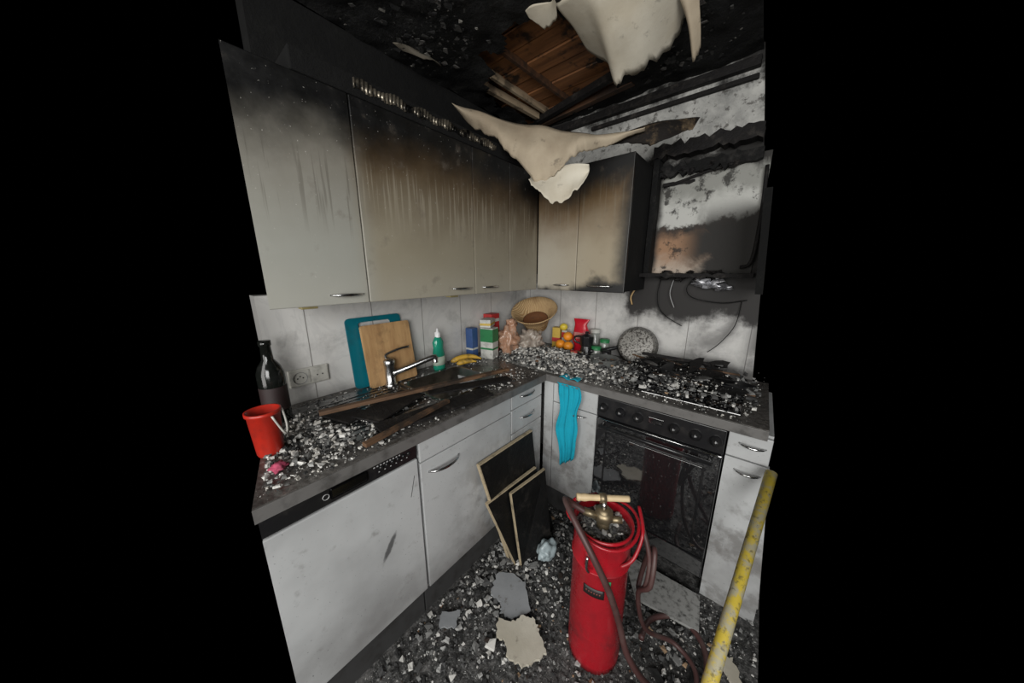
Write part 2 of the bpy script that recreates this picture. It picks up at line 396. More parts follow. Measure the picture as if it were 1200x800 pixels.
b.box(.352,.618,-.35,-.332,1.34,2.0,MR_,.003); b.box(.621,.90,-.35,-.332,1.34,2.0,MR_,.003)
bow_handle(b,(.47,-.35,1.372),(.58,-.35,1.372),(0,-1,0),r=.004,d=.022); bow_handle(b,(.69,-.35,1.372),(.84,-.35,1.372),(0,-1,0),r=.004,d=.022)
b.done()

b=B('range_hood_remains')
b.box(.935,1.395,-.012,-.001,1.44,1.985,MHOOD,.001)
def rag(b,x0,x1,y0,y1,z0,z1,mat,n=14,amp=.012,seed=0):
    rows=[]
    for i in range(n+1):
        x=x0+(x1-x0)*i/n; a=mnoise.noise(V((i*.9,seed,0)))*amp; c=mnoise.noise(V((i*.9,seed,7)))*amp
        rows.append([(x,y0,z0+a),(x,y0,z1+c),(x,y1,z1+c),(x,y1,z0+a),(x,y0,z0+a)])
    b.loft(rows,mat,0,False)
rag(b,.90,1.355,-.08,-.012,2.030,2.09,MC2,22,.04,1)
rag(b,.92,1.365,-.05,-.012,1.945,1.995,MC,22,.035,2)
rag(b,.90,1.41,-.12,-.012,1.420,1.44,MC2,22,.014,3)
rag(b,.95,1.10,-.03,-.012,1.90,1.915,MC2,6,.01,4)
b.tube([(.955,-.02,1.9),(1.05,-.03,1.915),(1.16,-.03,1.94),(1.24,-.02,1.95)],.007,MC2,6,sub=4)
b.box(.905,.935,-.08,-.012,1.44,2.03,MC,.003)
b.tube([(1.385,-.03,1.92),(1.395,-.04,1.7),(1.39,-.05,1.5),(1.35,-.04,1.47)],.008,MC2,6,sub=4)
random.seed(12)
for k in range(34):
    x=random.uniform(.92,1.36); z=random.choice([1.43,1.43,1.96,2.05]); b.blob((x,-.04,z+random.uniform(-.02,.015)),(random.uniform(.008,.03),.02,random.uniform(.006,.018)),MC2,.5,14,2,None,False)
b.done()
FOIL=simple('crumpled_foil',(.42,.42,.44),.4,.8,.8,30)
b=B('vent_duct'); b.blob((1.22,-.04,1.392),(.06,.035,.024),FOIL,.5,18,3,None,False); b.blob((1.29,-.03,1.37),(.035,.028,.016),FOIL,.5,18,3,None,False); b.done()
b=B('charred_wall_cabinet'); b.hull([(1.43,-.35,1.36),(1.455,-.35,1.36),(1.45,-.002,1.36),(1.43,-.002,1.36),(1.40,-.35,1.76),(1.425,-.35,1.76),(1.415,-.002,1.76),(1.40,-.002,1.76)],MSOOT); b.done()
b=B('electric_cable')
b.tube([(.99,-.006,1.42),(.985,-.03,1.32),(1.0,-.02,1.24),(1.05,-.02,1.19),(1.13,-.03,1.15)],.0025,MC,6,sub=6)
b.tube([(1.16,-.006,1.42),(1.13,-.03,1.36),(1.17,-.04,1.31),(1.30,-.03,1.29),(1.40,-.02,1.31)],.0025,MC,6,sub=6)
b.tube([(1.06,-.006,1.42),(1.05,-.03,1.33),(1.08,-.03,1.25)],.0025,simple('grey_cable',(.3,.3,.3)),6,sub=6)
b.tube([(1.38,-.006,1.30),(1.37,-.03,1.18),(1.32,-.03,1.08),(1.27,-.03,1.02)],.002,MC,6,sub=6); b.done()
b=B('wooden_spoon'); wd=simple('spoon_wood',(.50,.33,.15),.6)
b.tube([(.86,-.012,1.36),(.835,-.03,1.30),(.84,-.012,1.25)],.005,wd,8,sub=4); b.blob((.862,-.012,1.365),(.014,.006,.02),wd,0); b.done()

# ------------------------------------------------------------------ base units
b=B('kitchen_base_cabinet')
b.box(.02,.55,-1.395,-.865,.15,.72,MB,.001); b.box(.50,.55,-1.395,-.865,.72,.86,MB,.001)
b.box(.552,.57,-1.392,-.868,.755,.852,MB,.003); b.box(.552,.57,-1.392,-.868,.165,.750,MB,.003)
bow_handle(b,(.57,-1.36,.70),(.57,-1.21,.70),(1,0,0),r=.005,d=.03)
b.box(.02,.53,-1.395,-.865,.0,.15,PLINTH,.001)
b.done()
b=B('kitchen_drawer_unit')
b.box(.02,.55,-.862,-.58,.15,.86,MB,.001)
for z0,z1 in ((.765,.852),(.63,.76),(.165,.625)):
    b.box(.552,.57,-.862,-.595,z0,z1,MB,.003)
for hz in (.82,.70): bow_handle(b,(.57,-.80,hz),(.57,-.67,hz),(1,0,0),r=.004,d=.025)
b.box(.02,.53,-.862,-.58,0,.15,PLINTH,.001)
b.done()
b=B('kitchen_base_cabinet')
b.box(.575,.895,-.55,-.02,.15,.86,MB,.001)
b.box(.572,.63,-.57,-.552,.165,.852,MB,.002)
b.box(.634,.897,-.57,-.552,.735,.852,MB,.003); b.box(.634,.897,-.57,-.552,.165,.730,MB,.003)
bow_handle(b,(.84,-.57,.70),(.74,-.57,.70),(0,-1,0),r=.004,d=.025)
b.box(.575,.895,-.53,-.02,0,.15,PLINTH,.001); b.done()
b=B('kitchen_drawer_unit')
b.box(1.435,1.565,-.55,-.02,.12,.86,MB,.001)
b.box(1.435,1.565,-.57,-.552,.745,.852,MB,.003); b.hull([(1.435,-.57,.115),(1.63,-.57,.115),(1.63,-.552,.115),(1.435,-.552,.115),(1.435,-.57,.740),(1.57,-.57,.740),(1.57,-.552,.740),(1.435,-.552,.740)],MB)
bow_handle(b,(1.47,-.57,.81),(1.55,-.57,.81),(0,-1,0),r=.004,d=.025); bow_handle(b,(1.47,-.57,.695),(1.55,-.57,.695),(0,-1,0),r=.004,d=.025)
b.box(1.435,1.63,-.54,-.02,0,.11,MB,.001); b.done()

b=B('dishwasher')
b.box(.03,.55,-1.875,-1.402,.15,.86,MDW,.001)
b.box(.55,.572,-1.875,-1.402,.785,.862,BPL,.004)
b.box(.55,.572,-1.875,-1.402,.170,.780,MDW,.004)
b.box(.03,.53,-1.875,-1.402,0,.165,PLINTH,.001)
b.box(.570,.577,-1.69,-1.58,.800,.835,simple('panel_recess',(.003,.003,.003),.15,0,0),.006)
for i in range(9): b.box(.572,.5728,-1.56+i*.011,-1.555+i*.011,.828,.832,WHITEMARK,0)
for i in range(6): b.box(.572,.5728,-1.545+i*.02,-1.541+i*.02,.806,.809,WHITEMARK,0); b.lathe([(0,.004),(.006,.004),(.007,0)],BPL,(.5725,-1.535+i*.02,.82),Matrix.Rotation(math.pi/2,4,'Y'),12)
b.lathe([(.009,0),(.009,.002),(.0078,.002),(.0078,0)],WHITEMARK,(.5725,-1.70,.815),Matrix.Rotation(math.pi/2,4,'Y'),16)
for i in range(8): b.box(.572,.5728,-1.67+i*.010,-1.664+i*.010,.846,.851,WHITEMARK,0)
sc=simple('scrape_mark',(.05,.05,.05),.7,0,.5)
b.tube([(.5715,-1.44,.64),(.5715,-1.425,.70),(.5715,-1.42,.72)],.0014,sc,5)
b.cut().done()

b=B('built_in_oven')
b.box(.90,1.43,-.56,-.03,.10,.86,BPL,.002)
b.box(.902,1.428,-.585,-.56,.742,.848,BPL,.004)
b.box(.902,1.428,-.585,-.56,.225,.735,GLASS,.005)
b.box(.902,1.428,-.580,-.56,.12,.218,GLASS,.004)
b.box(.96,1.37,-.5875,-.585,.30,.66,GLASS,.001)
for x0,x1,z0,z1 in ((.955,1.375,.66,.668),(.955,1.375,.292,.30),(.952,.96,.292,.668),(1.37,1.378,.292,.668)):
    b.box(x0,x1,-.589,-.585,z0,z1,BPL,.001)
b.tube([(.93,-.62,.708),(1.40,-.62,.708)],.010,BPL,12); b.tube([(.915,-.588,.732),(1.415,-.588,.732)],.003,CHROME,8)
for xx in (.94,1.39): b.tube([(xx,-.585,.708),(xx,-.62,.708)],.008,BPL,8)
for xx in (.935,1.02,1.10,1.25,1.33,1.40):
    b.lathe([(.022,0),(.021,.012),(.014,.014),(.013,.028),(0,.030)],BPL,(xx,-.585,.795),Matrix.Rotation(math.pi/2,4,'X'),20)
    b.box(xx-.001,xx+.001,-.6155,-.613,.797,.807,WHITEMARK,0)
b.box(1.145,1.205,-.5875,-.585,.785,.815,GLASS,.001)
b.done()

# ------------------------------------------------------------------ worktop with sink hole
b=B('worktop')
T0,T1=.862,.90
hx0,hx1,hy0,hy1=.13,.46,-1.20,-.84
b.box(0.002,.60,-1.99,hy0,T0,T1,MCT,0); b.box(.002,hx0,hy0,hy1,T0,T1,MCT,0); b.box(hx1,.60,hy0,hy1,T0,T1,MCT,0); b.box(.002,.60,hy1,-.002,T0,T1,MCT,0)
b.box(.60,1.545,-.60,-.002,T0,T1,MCT,0)
EDGE=simple('worktop_edge',(.13,.125,.12),.35,0,.6)
b.box(.60,.606,-1.99,-.606,T0-.002,T1-.002,EDGE,.001); b.box(.60,1.545,-.606,-.60,T0-.002,T1-.002,EDGE,.001)
b.cut().done()
b=B('kitchen_sink')
def rr(x0,x1,y0,y1,r,z,n=6):
    p=[]
    for cx,cy,a0 in ((x1-r,y1-r,0),(x0+r,y1-r,90),(x0+r,y0+r,180),(x1-r,y0+r,270)):
        for k in range(n+1):
            a=math.radians(a0+90*k/n); p.append((cx+r*math.cos(a),cy+r*math.sin(a),z))
    return p+[p[0]]
b.loft([rr(hx0-.02,hx1+.02,hy0-.02,hy1+.02,.05,.9005),rr(hx0-.018,hx1+.018,hy0-.018,hy1+.018,.05,.905),rr(hx0+.004,hx1-.004,hy0+.004,hy1-.004,.05,.903),rr(hx0+.02,hx1-.02,hy0+.02,hy1-.02,.06,.76),rr(hx0+.10,hx1-.10,hy0+.10,hy1-.10,.04,.745),rr(.29,.30,-1.025,-1.015,.004,.744)],STEEL)
b.box(.06,.50,-1.66,-1.225,.9,.904,STEEL,.002)
for k in range(11): b.box(.12+k*.033,.128+k*.033,-1.62,-1.26,.904,.907,STEEL,.001)
b.done()

b=B('kitchen_faucet'); x,y=.115,-1.245
b.lathe([(.030,0),(.030,.008),(.024,.012),(.024,.10),(.027,.105),(.027,.125),(.018,.135),(0,.137)],CHROME,(x,y,.905))
b.tube([(x+.01,y+.01,.965),(x+.05,y+.08,.99),(x+.09,y+.17,1.02),(x+.10,y+.20,1.022)],[.018,.016,.014,.014],CHROME,12,sub=5)
b.lathe([(.014,0),(.014,.03),(0,.03)],CHROME,(x+.10,y+.195,.995),None,14)
b.tube([(x,y,1.03),(x-.02,y-.005,1.055),(x-.01,y+.06,1.075),(x+.0,y+.11,1.08)],[.016,.014,.009,.006],CHROME,10,sub=5)
b.done()
SG=M('green_soap',(.02,.34,.22),.15); SG.b.inputs['Transmission Weight'].default_value=.3; SG=SG.m
b=B('dish_soap_bottle')
b.lathe([(0,0),(.034,0),(.037,.01),(.037,.09),(.030,.13),(.034,.16),(.022,.185),(.014,.195)],SG,(.085,-.935,.90),None,24,(.75,1,1))
b.lathe([(.0375,.03),(.038,.03),(.038,.08),(.0375,.08)],simple('soap_label',(.5,.58,.48),.4,0,.1),(.085,-.935,.90),None,24,(.76,1.01,1))
b.lathe([(.016,.19),(.016,.215),(.007,.222),(.006,.24),(0,.24)],simple('white_cap',(.75,.75,.75),.4,0,.1),(.085,-.935,.90),None,16); b.done()

def board(name,y0,y1,h,xb,xt,th,mat,slot=None,r=.02):
    t=bmesh.new(); pts=[]
    for cy,cz,a0 in ((y1-r,h-r,0),(y0+r,h-r,90),(y0+r,r,180),(y1-r,r,270)):
        for k in range(6):
            a=math.radians(a0+90*k/5); pts.append((cy+r*math.cos(a),cz+r*math.sin(a)))
    vs=[t.verts.new((0,p[0],p[1])) for p in pts]; es=[t.edges.new((vs[i],vs[(i+1)%len(vs)])) for i in range(len(vs))]
    if slot:
        a,c,z0,z1=slot; q=[]; rr2=(z1-z0)/2
        for cy,a0 in ((c-rr2,-90),(a+rr2,90)):
            for k in range(7):
                an=math.radians(a0+180*k/6); q.append((cy+rr2*math.cos(an),(z0+z1)/2+rr2*math.sin(an)))
        w=[t.verts.new((0,p[0],p[1])) for p in q]; es+=[t.edges.new((w[i],w[(i+1)%len(w)])) for i in range(len(w))]
    bmesh.ops.triangle_fill(t,edges=es,use_beauty=True)
    r2=bmesh.ops.extrude_face_region(t,geom=t.faces[:])
    for e in r2['geom']:
        if isinstance(e,bmesh.types.BMVert): e.co.x+=th
    bmesh.ops.recalc_face_normals(t,faces=t.faces)
    ang=math.atan2(xb-xt,h)
    b=B(name); b._add(t,mat,False,Matrix.Translation(V((xb,0,.905)))@Matrix.Rotation(-ang,4,'Y')); b.done()
board('plastic_cutting_board',-1.385,-1.115,.335,.045,.008,.008,simple('teal_plastic',(.0,.12,.16),.4,0,.3),(-1.33,-1.17,.285,.312))
board('wooden_cutting_board',-1.335,-1.09,.30,.085,.035,.018,mat_wood('beech_board',(.44,.27,.12),(.32,.18,.075),'z',.25,1.),None,.012)

SW=simple('socket_white',(.46,.45,.41),.4,0,.4)
b=B('wall_socket'); b.box(.0,.012,-1.625,-1.475,.975,1.05,SW,.004); b.box(.012,.015,-1.62,-1.55,.98,1.045,SW,.003); b.box(.012,.015,-1.545,-1.48,.98,1.045,SW,.003)
b.lathe([(.026,.002),(.024,.002),(.024,-.002)],simple('socket_ring',(.2,.2,.2)),(.0145,-1.585,1.012),Matrix.Rotation(math.pi/2,4,'Y'),24)
for dy,dz in ((-.010,0),(.010,0),(0,.008)): b.lathe([(.003,.001),(0,.001)],DARKGAP,(.0155,-1.585+dy,1.012+dz),Matrix.Rotation(math.pi/2,4,'Y'),10)
for dy in (-.010,.010): b.lathe([(.003,.001),(0,.001)],DARKGAP,(.0155,-1.512+dy,1.012),Matrix.Rotation(math.pi/2,4,'Y'),10)
b.done()
BG=simple('dark_bottle_glass',(.006,.007,.006),.12,0,.2,dirtcol=(.05,.05,.05))
b=B('wine_bottle'); bt=(.115,-1.695,.90); b.lathe([(0,0),(.038,0),(.042,.006),(.042,.19),(.034,.215),(.018,.24),(.016,.29),(.019,.292),(.019,.31),(0,.31)],BG,bt)
b.lathe([(.0425,.05),(.0425,.14)],simple('bottle_label',(.02,.010,.010),.6,0,.6),bt); b.done()
RP=simple('red_plastic',(.42,.022,.012),.35,0,.35)
b=B('red_bucket'); bx,by=.352,-1.768
b.lathe([(0,.0),(.031,0),(.034,.008),(.041,.133),(.045,.135),(.045,.145),(.039,.145),(.032,.012),(0,.012)],RP,(bx,by,.90))
b.tube([(bx+.01,by+.044,1.038),(bx+.028,by+.046,.99),(bx+.036,by+.037,.965),(bx+.044,by+.012,1.033)],.003,SW,6,sub=4); b.done()
b=B('pink_rag'); b.blob((.475,-1.775,.912),(.022,.018,.010),simple('pink_cloth',(.42,.06,.12),.9,0,.5,30),.4,10,3); b.done()

# ------------------------------------------------------------------ corner groceries
def pbox(name,cx,cy,z0,sx,sy,sz,rot,cols):
    b=B(name); mt=Matrix.Translation(V((cx,cy,z0)))@Matrix.Rotation(rot,4,'Z')
    b.box(-sx/2,sx/2,-sy/2,sy/2,0,sz,cols[0],.003,mt)
    for (z_0,z_1,m) in cols[1]:
        b.box(-sx/2-.0008,sx/2+.0008,-sy/2-.0008,sy/2+.0008,z_0*sz,z_1*sz,m,.001,mt)
    b.done()
cw=simple('carton_white',(.54,.54,.50),.5,0,.4,30); cg=simple('carton_green',(.02,.18,.06),.5,0,.3,30); cb=simple('carton_blue',(.04,.09,.24),.5,0,.3,30); cr=simple('carton_red',(.45,.03,.03),.5,0,.3,30); cy_=simple('carton_yellow',(.55,.38,.06),.5,0,.3,30)
pbox('salt_carton',.06,-.655,.90,.055,.055,.20,.1,(cb,[(.3,.36,cw)]))
pbox('detergent_carton',.14,-.575,.90,.09,.075,.20,.25,(cw,[(.55,.97,cg),(.3,.36,cg)]))
pbox('tea_carton',.11,-.56,1.102,.07,.11,.050,.5,(cw,[(.25,.55,cy_)]))
pbox('rice_carton',.05,-.46,.90,.07,.09,.27,.1,(cr,[(.2,.45,cw),(.8,.88,cw)]))
PB=simple('clear_food_bag',(.40,.22,.14),.25,0,.5,40,dirtcol=(.60,.54,.46))
b=B('food_bag'); b.blob((.17,-.42,.995),(.065,.075,.10),PB,.25,9,4); b.blob((.18,-.40,1.10),(.035,.03,.04),PB,.4,12,3); b.done()
b=B('food_bag'); b.blob((.25,-.28,.975),(.085,.085,.08),simple('mixed_food_bag',(.38,.33,.28),.35,0,.6,25,dirtcol=(.15,.06,.03)),.3,12,4); b.done()
def mat_straw():
    m=M('woven_straw',rough=.75); x,y,z=m.pos()
    w=m.n('ShaderNodeTexWave'); w.inputs['Scale'].default_value=35; w.inputs['Distortion'].default_value=3; m.l(m.P(),w.inputs[0])
    n=m.noise(9,5); c=m.mix(w.outputs[1],(.40,.24,.10),(.60,.43,.23)); m.col(m.mix(m.mr(n,.5,.7,0,.5),c,(.22,.11,.04))); m.bump(w.outputs[1],.6,.006); return m.m
STR=mat_straw()
b=B('straw_basket')
ax=V((.15,-.42,.80)).normalized(); rot=ax.to_track_quat('Z','Y').to_matrix().to_4x4()
hp=(.235,-.205,1.145)
b.lathe([(0,-.125),(.05,-.12),(.078,-.10),(.10,-.03),(.118,.0),(.138,.020),(.158,.045),(.164,.050),(.158,.054),(.134,.026),(.110,.007),(.092,-.03),(.072,-.095),(.045,-.11),(0,-.115)],STR,hp,rot,48)
b.lathe([(0,-.06),(.06,-.055),(.090,-.030),(.080,-.025),(.05,-.045),(0,-.05)],simple('brown_basket_contents',(.18,.07,.025),.8,0,.5),hp,rot,32)
b.done()
OR=simple('orange_peel',(.85,.30,.02),.45,0,.1,20,bump=.2)
for k,(ox,oy,oz) in enumerate([(.42,-.15,.955),(.49,-.165,.955),(.45,-.10,1.005)]):
    b=B('orange'); b.blob((ox,oy,oz),(.034,.034,.032),OR,.02,4,3); b.done()
b=B('lemon'); b.blob((.39,-.06,1.06),(.03,.026,.026),simple('lemon_peel',(.70,.54,.05),.45,0,.1),.05,4,3); b.done()
b=B('banana'); BN=simple('banana_skin',(.55,.33,.04),.5,0,.8,20)
b.tube([(.10,-.86,.93),(.12,-.80,.945),(.15,-.74,.945),(.19,-.70,.93)],[.006,.014,.016,.016,.016,.016,.014,.012,.006],BN,10,sub=3); b.tube([(.14,-.85,.92),(.16,-.79,.93),(.20,-.75,.925)],[.006,.014,.016,.016,.014,.006],BN,10,sub=3); b.done()
pbox('spice_carton',.33,-.05,.90,.06,.05,.15,.2,(cy_,[(.3,.5,cr)])); pbox('cocoa_carton',.395,-.04,.90,.04,.04,.134,.0,(cw,[(.6,.9,cr)]))
b=B('red_sugar_packet'); RB=simple('red_foil',(.52,.01,.025),.3,0,.25)
rows=[]
for i in range(17):
    t=i/16; z=.90+.235*t; sx=.05*(1-.12*math.sin(t*9))*(1 if t<.85 else 1+.25*(t-.85)/.15); sy=.03*(1-t**4)+.003
    rows.append([(.535+sx*math.copysign(abs(math.cos(a))**.6,math.cos(a))+.004*math.sin(t*13),-.075+sy*math.copysign(abs(math.sin(a))**.7,math.sin(a))+.003*math.sin(t*21+a),z) for a in [2*math.pi*k/24 for k in range(25)]])
b.loft(rows,RB); b.box(.500,.570,-.1085,-.104,1.00,1.045,simple('packet_print',(.5,.2,.18)),.001); b.done()
b=B('moka_pot')
b.lathe([(0,0),(.042,0),(.045,.01),(.034,.07),(.032,.078),(.040,.082),(.044,.14),(.042,.145),(.02,.155),(.01,.158),(.012,.172),(0,.176)],BPL,(.625,-.17,.90),None,16,smooth=False)
b.tube([(.585,-.175,.99),(.55,-.18,1.0),(.545,-.18,1.03),(.59,-.175,1.04)],.007,BPL,8,sub=4); b.done()
JG=simple('jar_glass',(.26,.27,.25),.15,0,.4)
for k,(jx,jy,h,m2) in enumerate([(.71,-.08,.12,cg),(.625,-.045,.17,cw),(.76,-.17,.07,BPL),(.69,-.16,.085,cg)]):
    b=B('food_jar'); b.lathe([(0,0),(.030,0),(.032,.01),(.032,h-.025),(.028,h-.02)],JG,(jx,jy,.90),None,20); b.lathe([(.031,h-.022),(.031,h),(0,h)],m2,(jx,jy,.90),None,20); b.done()
def mat_speck():
    m=M('speckled_pan_metal',rough=.5,metal=.3); n=m.noise(90,4,.7); m.col(m.mix(m.mr(n,.48,.58),(.26,.25,.23),(.04,.035,.03))); return m.m
b=B('frying_pan'); rot=(V((.15,-1,.35)).normalized()).to_track_quat('Z','Y').to_matrix().to_4x4()
SP=mat_speck()
b.lathe([(0,.028),(.085,.028),(.095,.022),(.115,-.012),(.118,-.012),(.098,.03),(.088,.034),(0,.034)],SP,(.915,-.085,1.01),rot,48)
b.tube([(.81,-.09,.985),(.74,-.14,.965),(.66,-.20,.955)],[.009,.011,.012],BPL,10,sub=4); b.done()
b=B('cooking_pot'); b.lathe([(0,0),(.075,0),(.08,.008),(.08,.055),(.084,.058),(.078,.058),(.074,.01),(0,.01)],simple('grey_enamel',(.12,.125,.12),.3,0,.5),(.80,-.29,.90)); b.tube([(.72,-.30,.945),(.64,-.32,.965)],.008,BPL,8); b.tube([(.64,-.32,.965),(.60,-.33,.97)],.010,simple('red_handle_end',(.35,.03,.02)),8); b.done()

b=B('ceramic_cooktop'); b.box(.93,1.46,-.53,-.08,.90,.906,GLASS,.003); b.done()

b=B('dish_towel'); TW=simple('turquoise_cloth',(.0,.32,.44),.9,0,.3,14,dirtcol=(.0,.12,.17),bump=.3)
rows=[]
for i in range(33):
    t=i/32; z=.872-.455*t; cx=.745+.012*t; w=.066*(1-.22*t)*(1-.45*max(0,t-.8)/.2)
    row=[]
    for k in range(25):
        u=k/24*2-1; yv=-.603-.012*math.sin(u*7+t*2.5)*(.3+t)-.006*math.sin(u*15+t*5)
        row.append((cx+u*w+.006*math.sin(t*9)+.008*u*math.sin(t*14),yv if t>.02 else -.612,z+(.03*u*t)))
    rows.append(row)
b.loft(rows,TW,.002)
rows=[[ (.69+.11*k/10,-.60+.06*i/4-.012,.906+.006*math.sin(k)) for k in range(11)] for i in range(5)]
b.loft(rows,TW,.002); b.done()

# ------------------------------------------------------------------ planks and panels on left worktop
PW=mat_wood('burnt_lath',(.15,.08,.04),(.07,.038,.02),'y',.8)
def plank(name,p0,p1,w,h,mat,roll=0):
    p0,p1=V(p0),V(p1); d=p1-p0; L=d.length
    q=d.to_track_quat('X','Z').to_matrix().to_4x4()
    b=B(name); b.box(0,L,-w/2,w/2,-h/2,h/2,mat,.002,Matrix.Translation(p0)@q@Matrix.Rotation(roll,4,'X')); return b
plank('wooden_lath',(.25,-1.60,.935),(.46,-.76,.935),.026,.016,PW).done()
plank('wooden_lath',(.575,-1.58,.925),(.53,-1.22,.935),.022,.014,PW).done()
plank('charred_panel',(.50,-1.50,.915),(.56,-1.02,.917),.09,.010,MC2).done()
plank('charred_panel',(.40,-1.50,.917),(.30,-1.24,.915),.13,.008,MC2).done()
plank('charred_panel',(.36,-1.20,.918),(.52,-.82,.914),.07,.008,MC2).done()
plank('charred_panel',(.20,-1.55,.914),(.36,-1.50,.914),.10,.008,MC2).done()

b=B('burnt_hood_debris'); random.seed(3)
def rndplate(cx,cy,cz,sx,sy,th,mat,tilt=.3):
    mt=Matrix.Translation(V((cx,cy,cz)))@Matrix.Rotation(random.uniform(0,3.1),4,'Z')@Matrix.Rotation(random.uniform(-tilt,tilt),4,'X')@Matrix.Rotation(random.uniform(-tilt,tilt),4,'Y')
    n=9; pts=[]
    for k in range(n):
        a=2*math.pi*k/n; r=random.uniform(.65,1.15); pts.append((sx*r*math.cos(a),sy*r*math.sin(a),0))
    t=bmesh.new(); f=t.faces.new([t.verts.new(p) for p in pts]); r=bmesh.ops.extrude_face_region(t,geom=[f])
    for e in r['geom']:
        if isinstance(e,bmesh.types.BMVert): e.co.z+=th
    bmesh.ops.recalc_face_normals(t,faces=t.faces); b._add(t,mat,False,mt)
for k in range(40):
    rndplate(random.uniform(1.0,1.42),random.uniform(-.40,-.11),.935+random.uniform(0,.06),random.uniform(.04,.10),random.uniform(.02,.05),.004,random.choice([MC,MC2,BPL]),.35)
for k in range(18):
    a=random.uniform(-.5,.5); cx,cy=random.uniform(1.02,1.36),random.uniform(-.40,-.13); L=random.uniform(.06,.14)
    b.tube([(cx-L*math.cos(a),cy-L*math.sin(a)*.8,.93+random.uniform(0,.06)),(cx+L*math.cos(a),cy+L*math.sin(a)*.8,.93+random.uniform(0,.06))],.005,random.choice([MC2,PW,MC]),6)
b.box(.98,1.30,-.20,-.185,.99,1.005,MC2,.002); b.done()

# ------------------------------------------------------------------ rubble
CH=[(0,3,2,1),(4,5,6,7),(0,1,5,4),(1,2,6,5),(2,3,7,6),(3,0,4,7)]
def scatter(name,regs,mat,seed=1,parent=None,keep=None):
    random.seed(seed); vs=[]; fs=[]
    for (n,fn,smin,smax,flat,zf) in regs:
        for _ in range(n):
            x,y=fn(); s=smin+(smax-smin)*random.random()**3
            if keep and not keep(x,y): continue
            z=zf(x,y) if callable(zf) else zf
            a=random.uniform(0,6.28); ca,sa=math.cos(a),math.sin(a); tx,ty=random.uniform(-.35,.35),random.uniform(-.35,.35)
            h=s*random.uniform(flat*.5,flat); l=s*random.uniform(.6,1.1); w=s*random.uniform(.4,.9); base=len(vs)
            for (ux,uy,uz) in ((-1,-1,0),(1,-1,0),(1,1,0),(-1,1,0),(-1,-1,1),(1,-1,1),(1,1,1),(-1,1,1)):
                px=ux*l*random.uniform(.3,1)*(.8 if uz else 1)/2; py=uy*w*random.uniform(.3,1)*(.8 if uz else 1)/2; pz=uz*h*random.uniform(.6,1.2)+abs(px*tx+py*ty)*.6
                vs.append((x+px*ca-py*sa,y+px*sa+py*ca,z+pz))
            fs+= [tuple(base+i for i in f) for f in CH]
    me=bpy.data.meshes.new(name); me.from_pydata(vs,[],fs); me.materials.append(mat); me.update()
    o=bpy.data.objects.new(name,me); COL.objects.link(o)
    if parent: o.parent=parent
    return o
def box_fn(x0,x1,y0,y1): return lambda:(random.uniform(x0,x1),random.uniform(y0,y1))
def gau(cx,cy,sx,sy,x0,x1,y0,y1):
    def f():
        while True:
            x,y=random.gauss(cx,sx),random.gauss(cy,sy)
            if x0<x<x1 and y0<y<y1: return x,y
    return f
def corner_h(x,y):
    if x<.6 and y<-.8: return .901
    g=math.exp(-((x-.48)/.26)**2-((y+.36)/.15)**2)*.06+.018*math.exp(-((x-.8)/.2)**2-((y+.3)/.15)**2)
    return .901+g
kp=lambda x,y: (y>-1.856-(x-.6)*.25+.012) and not (hx0+.01<x<hx1-.01 and hy0+.01<y<hy1-.01)
D1=mat_debris('ash_and_plaster_chunks',[(0,(.02,.02,.02)),(.18,(.12,.12,.115)),(.36,(.36,.35,.33)),(.56,(.60,.59,.56)),(.82,(.48,.46,.42))])
D2=mat_debris('dark_mixed_chunks',[(0,(.018,.018,.018)),(.28,(.06,.06,.06)),(.52,(.17,.17,.165)),(.76,(.34,.34,.33)),(.91,(.56,.55,.52))])
D3=mat_debris('brown_chunks',[(0,(.03,.02,.015)),(.5,(.16,.08,.04)),(.8,(.3,.2,.12))])
def mat_heap():
    m=M('ash_heap',rough=.95); n=m.noise(60,8,.75); n2=m.noise(14,6,.7)
    c=m.mix(m.mr(n,.40,.60),(.06,.06,.058),(.50,.49,.46)); m.col(m.mix(m.mr(n2,.5,.65,0,.6),c,(.03,.03,.03))); m.bump(n,1,.02); return m.m
WR=empty('worktop_rubble')
rows=[]
for i in range(70):
    x=.12+.85*i/69; row=[]
    for j in range(46):
        y=-.588+.53*j/45; h=corner_h(x,y)-.901; row.append((x,y,.8985+max(0,h-.004)+(.014*mnoise.noise(V((x*30,y*30,0))) if h>.01 else 0)))
    rows.append(row)
b=B('ash_heap'); b.loft(rows,mat_heap()); b.done(WR)
scatter('plaster_rubble',[
 (2400,gau(.46,-.38,.20,.13,.08,1.0,-.59,-.05),.005,.034,.5,corner_h),
 (70,gau(.50,-.36,.20,.12,.10,1.0,-.57,-.06),.03,.05,.35,corner_h),
 (600,gau(.75,-.42,.16,.12,.55,1.1,-.59,-.05),.005,.026,.5,corner_h),
 (550,box_fn(.60,1.5,-.59,-.38),.004,.016,.5,.901),
 (850,gau(.40,-1.67,.13,.10,.03,.59,-1.9,-1.42),.005,.030,.45,.905),
 (700,box_fn(.03,.59,-1.85,-1.2),.003,.014,.5,.905),
 (420,gau(.48,-.85,.08,.16,.3,.59,-1.2,-.6),.004,.020,.45,.905),
 (200,gau(.10,-.75,.06,.10,.02,.3,-.86,-.55),.004,.02,.5,.902),
 (750,gau(1.22,-.33,.16,.13,.95,1.52,-.58,-.05),.003,.018,.4,lambda x,y:.907+random.random()*.08),
],D1,2,WR,kp)
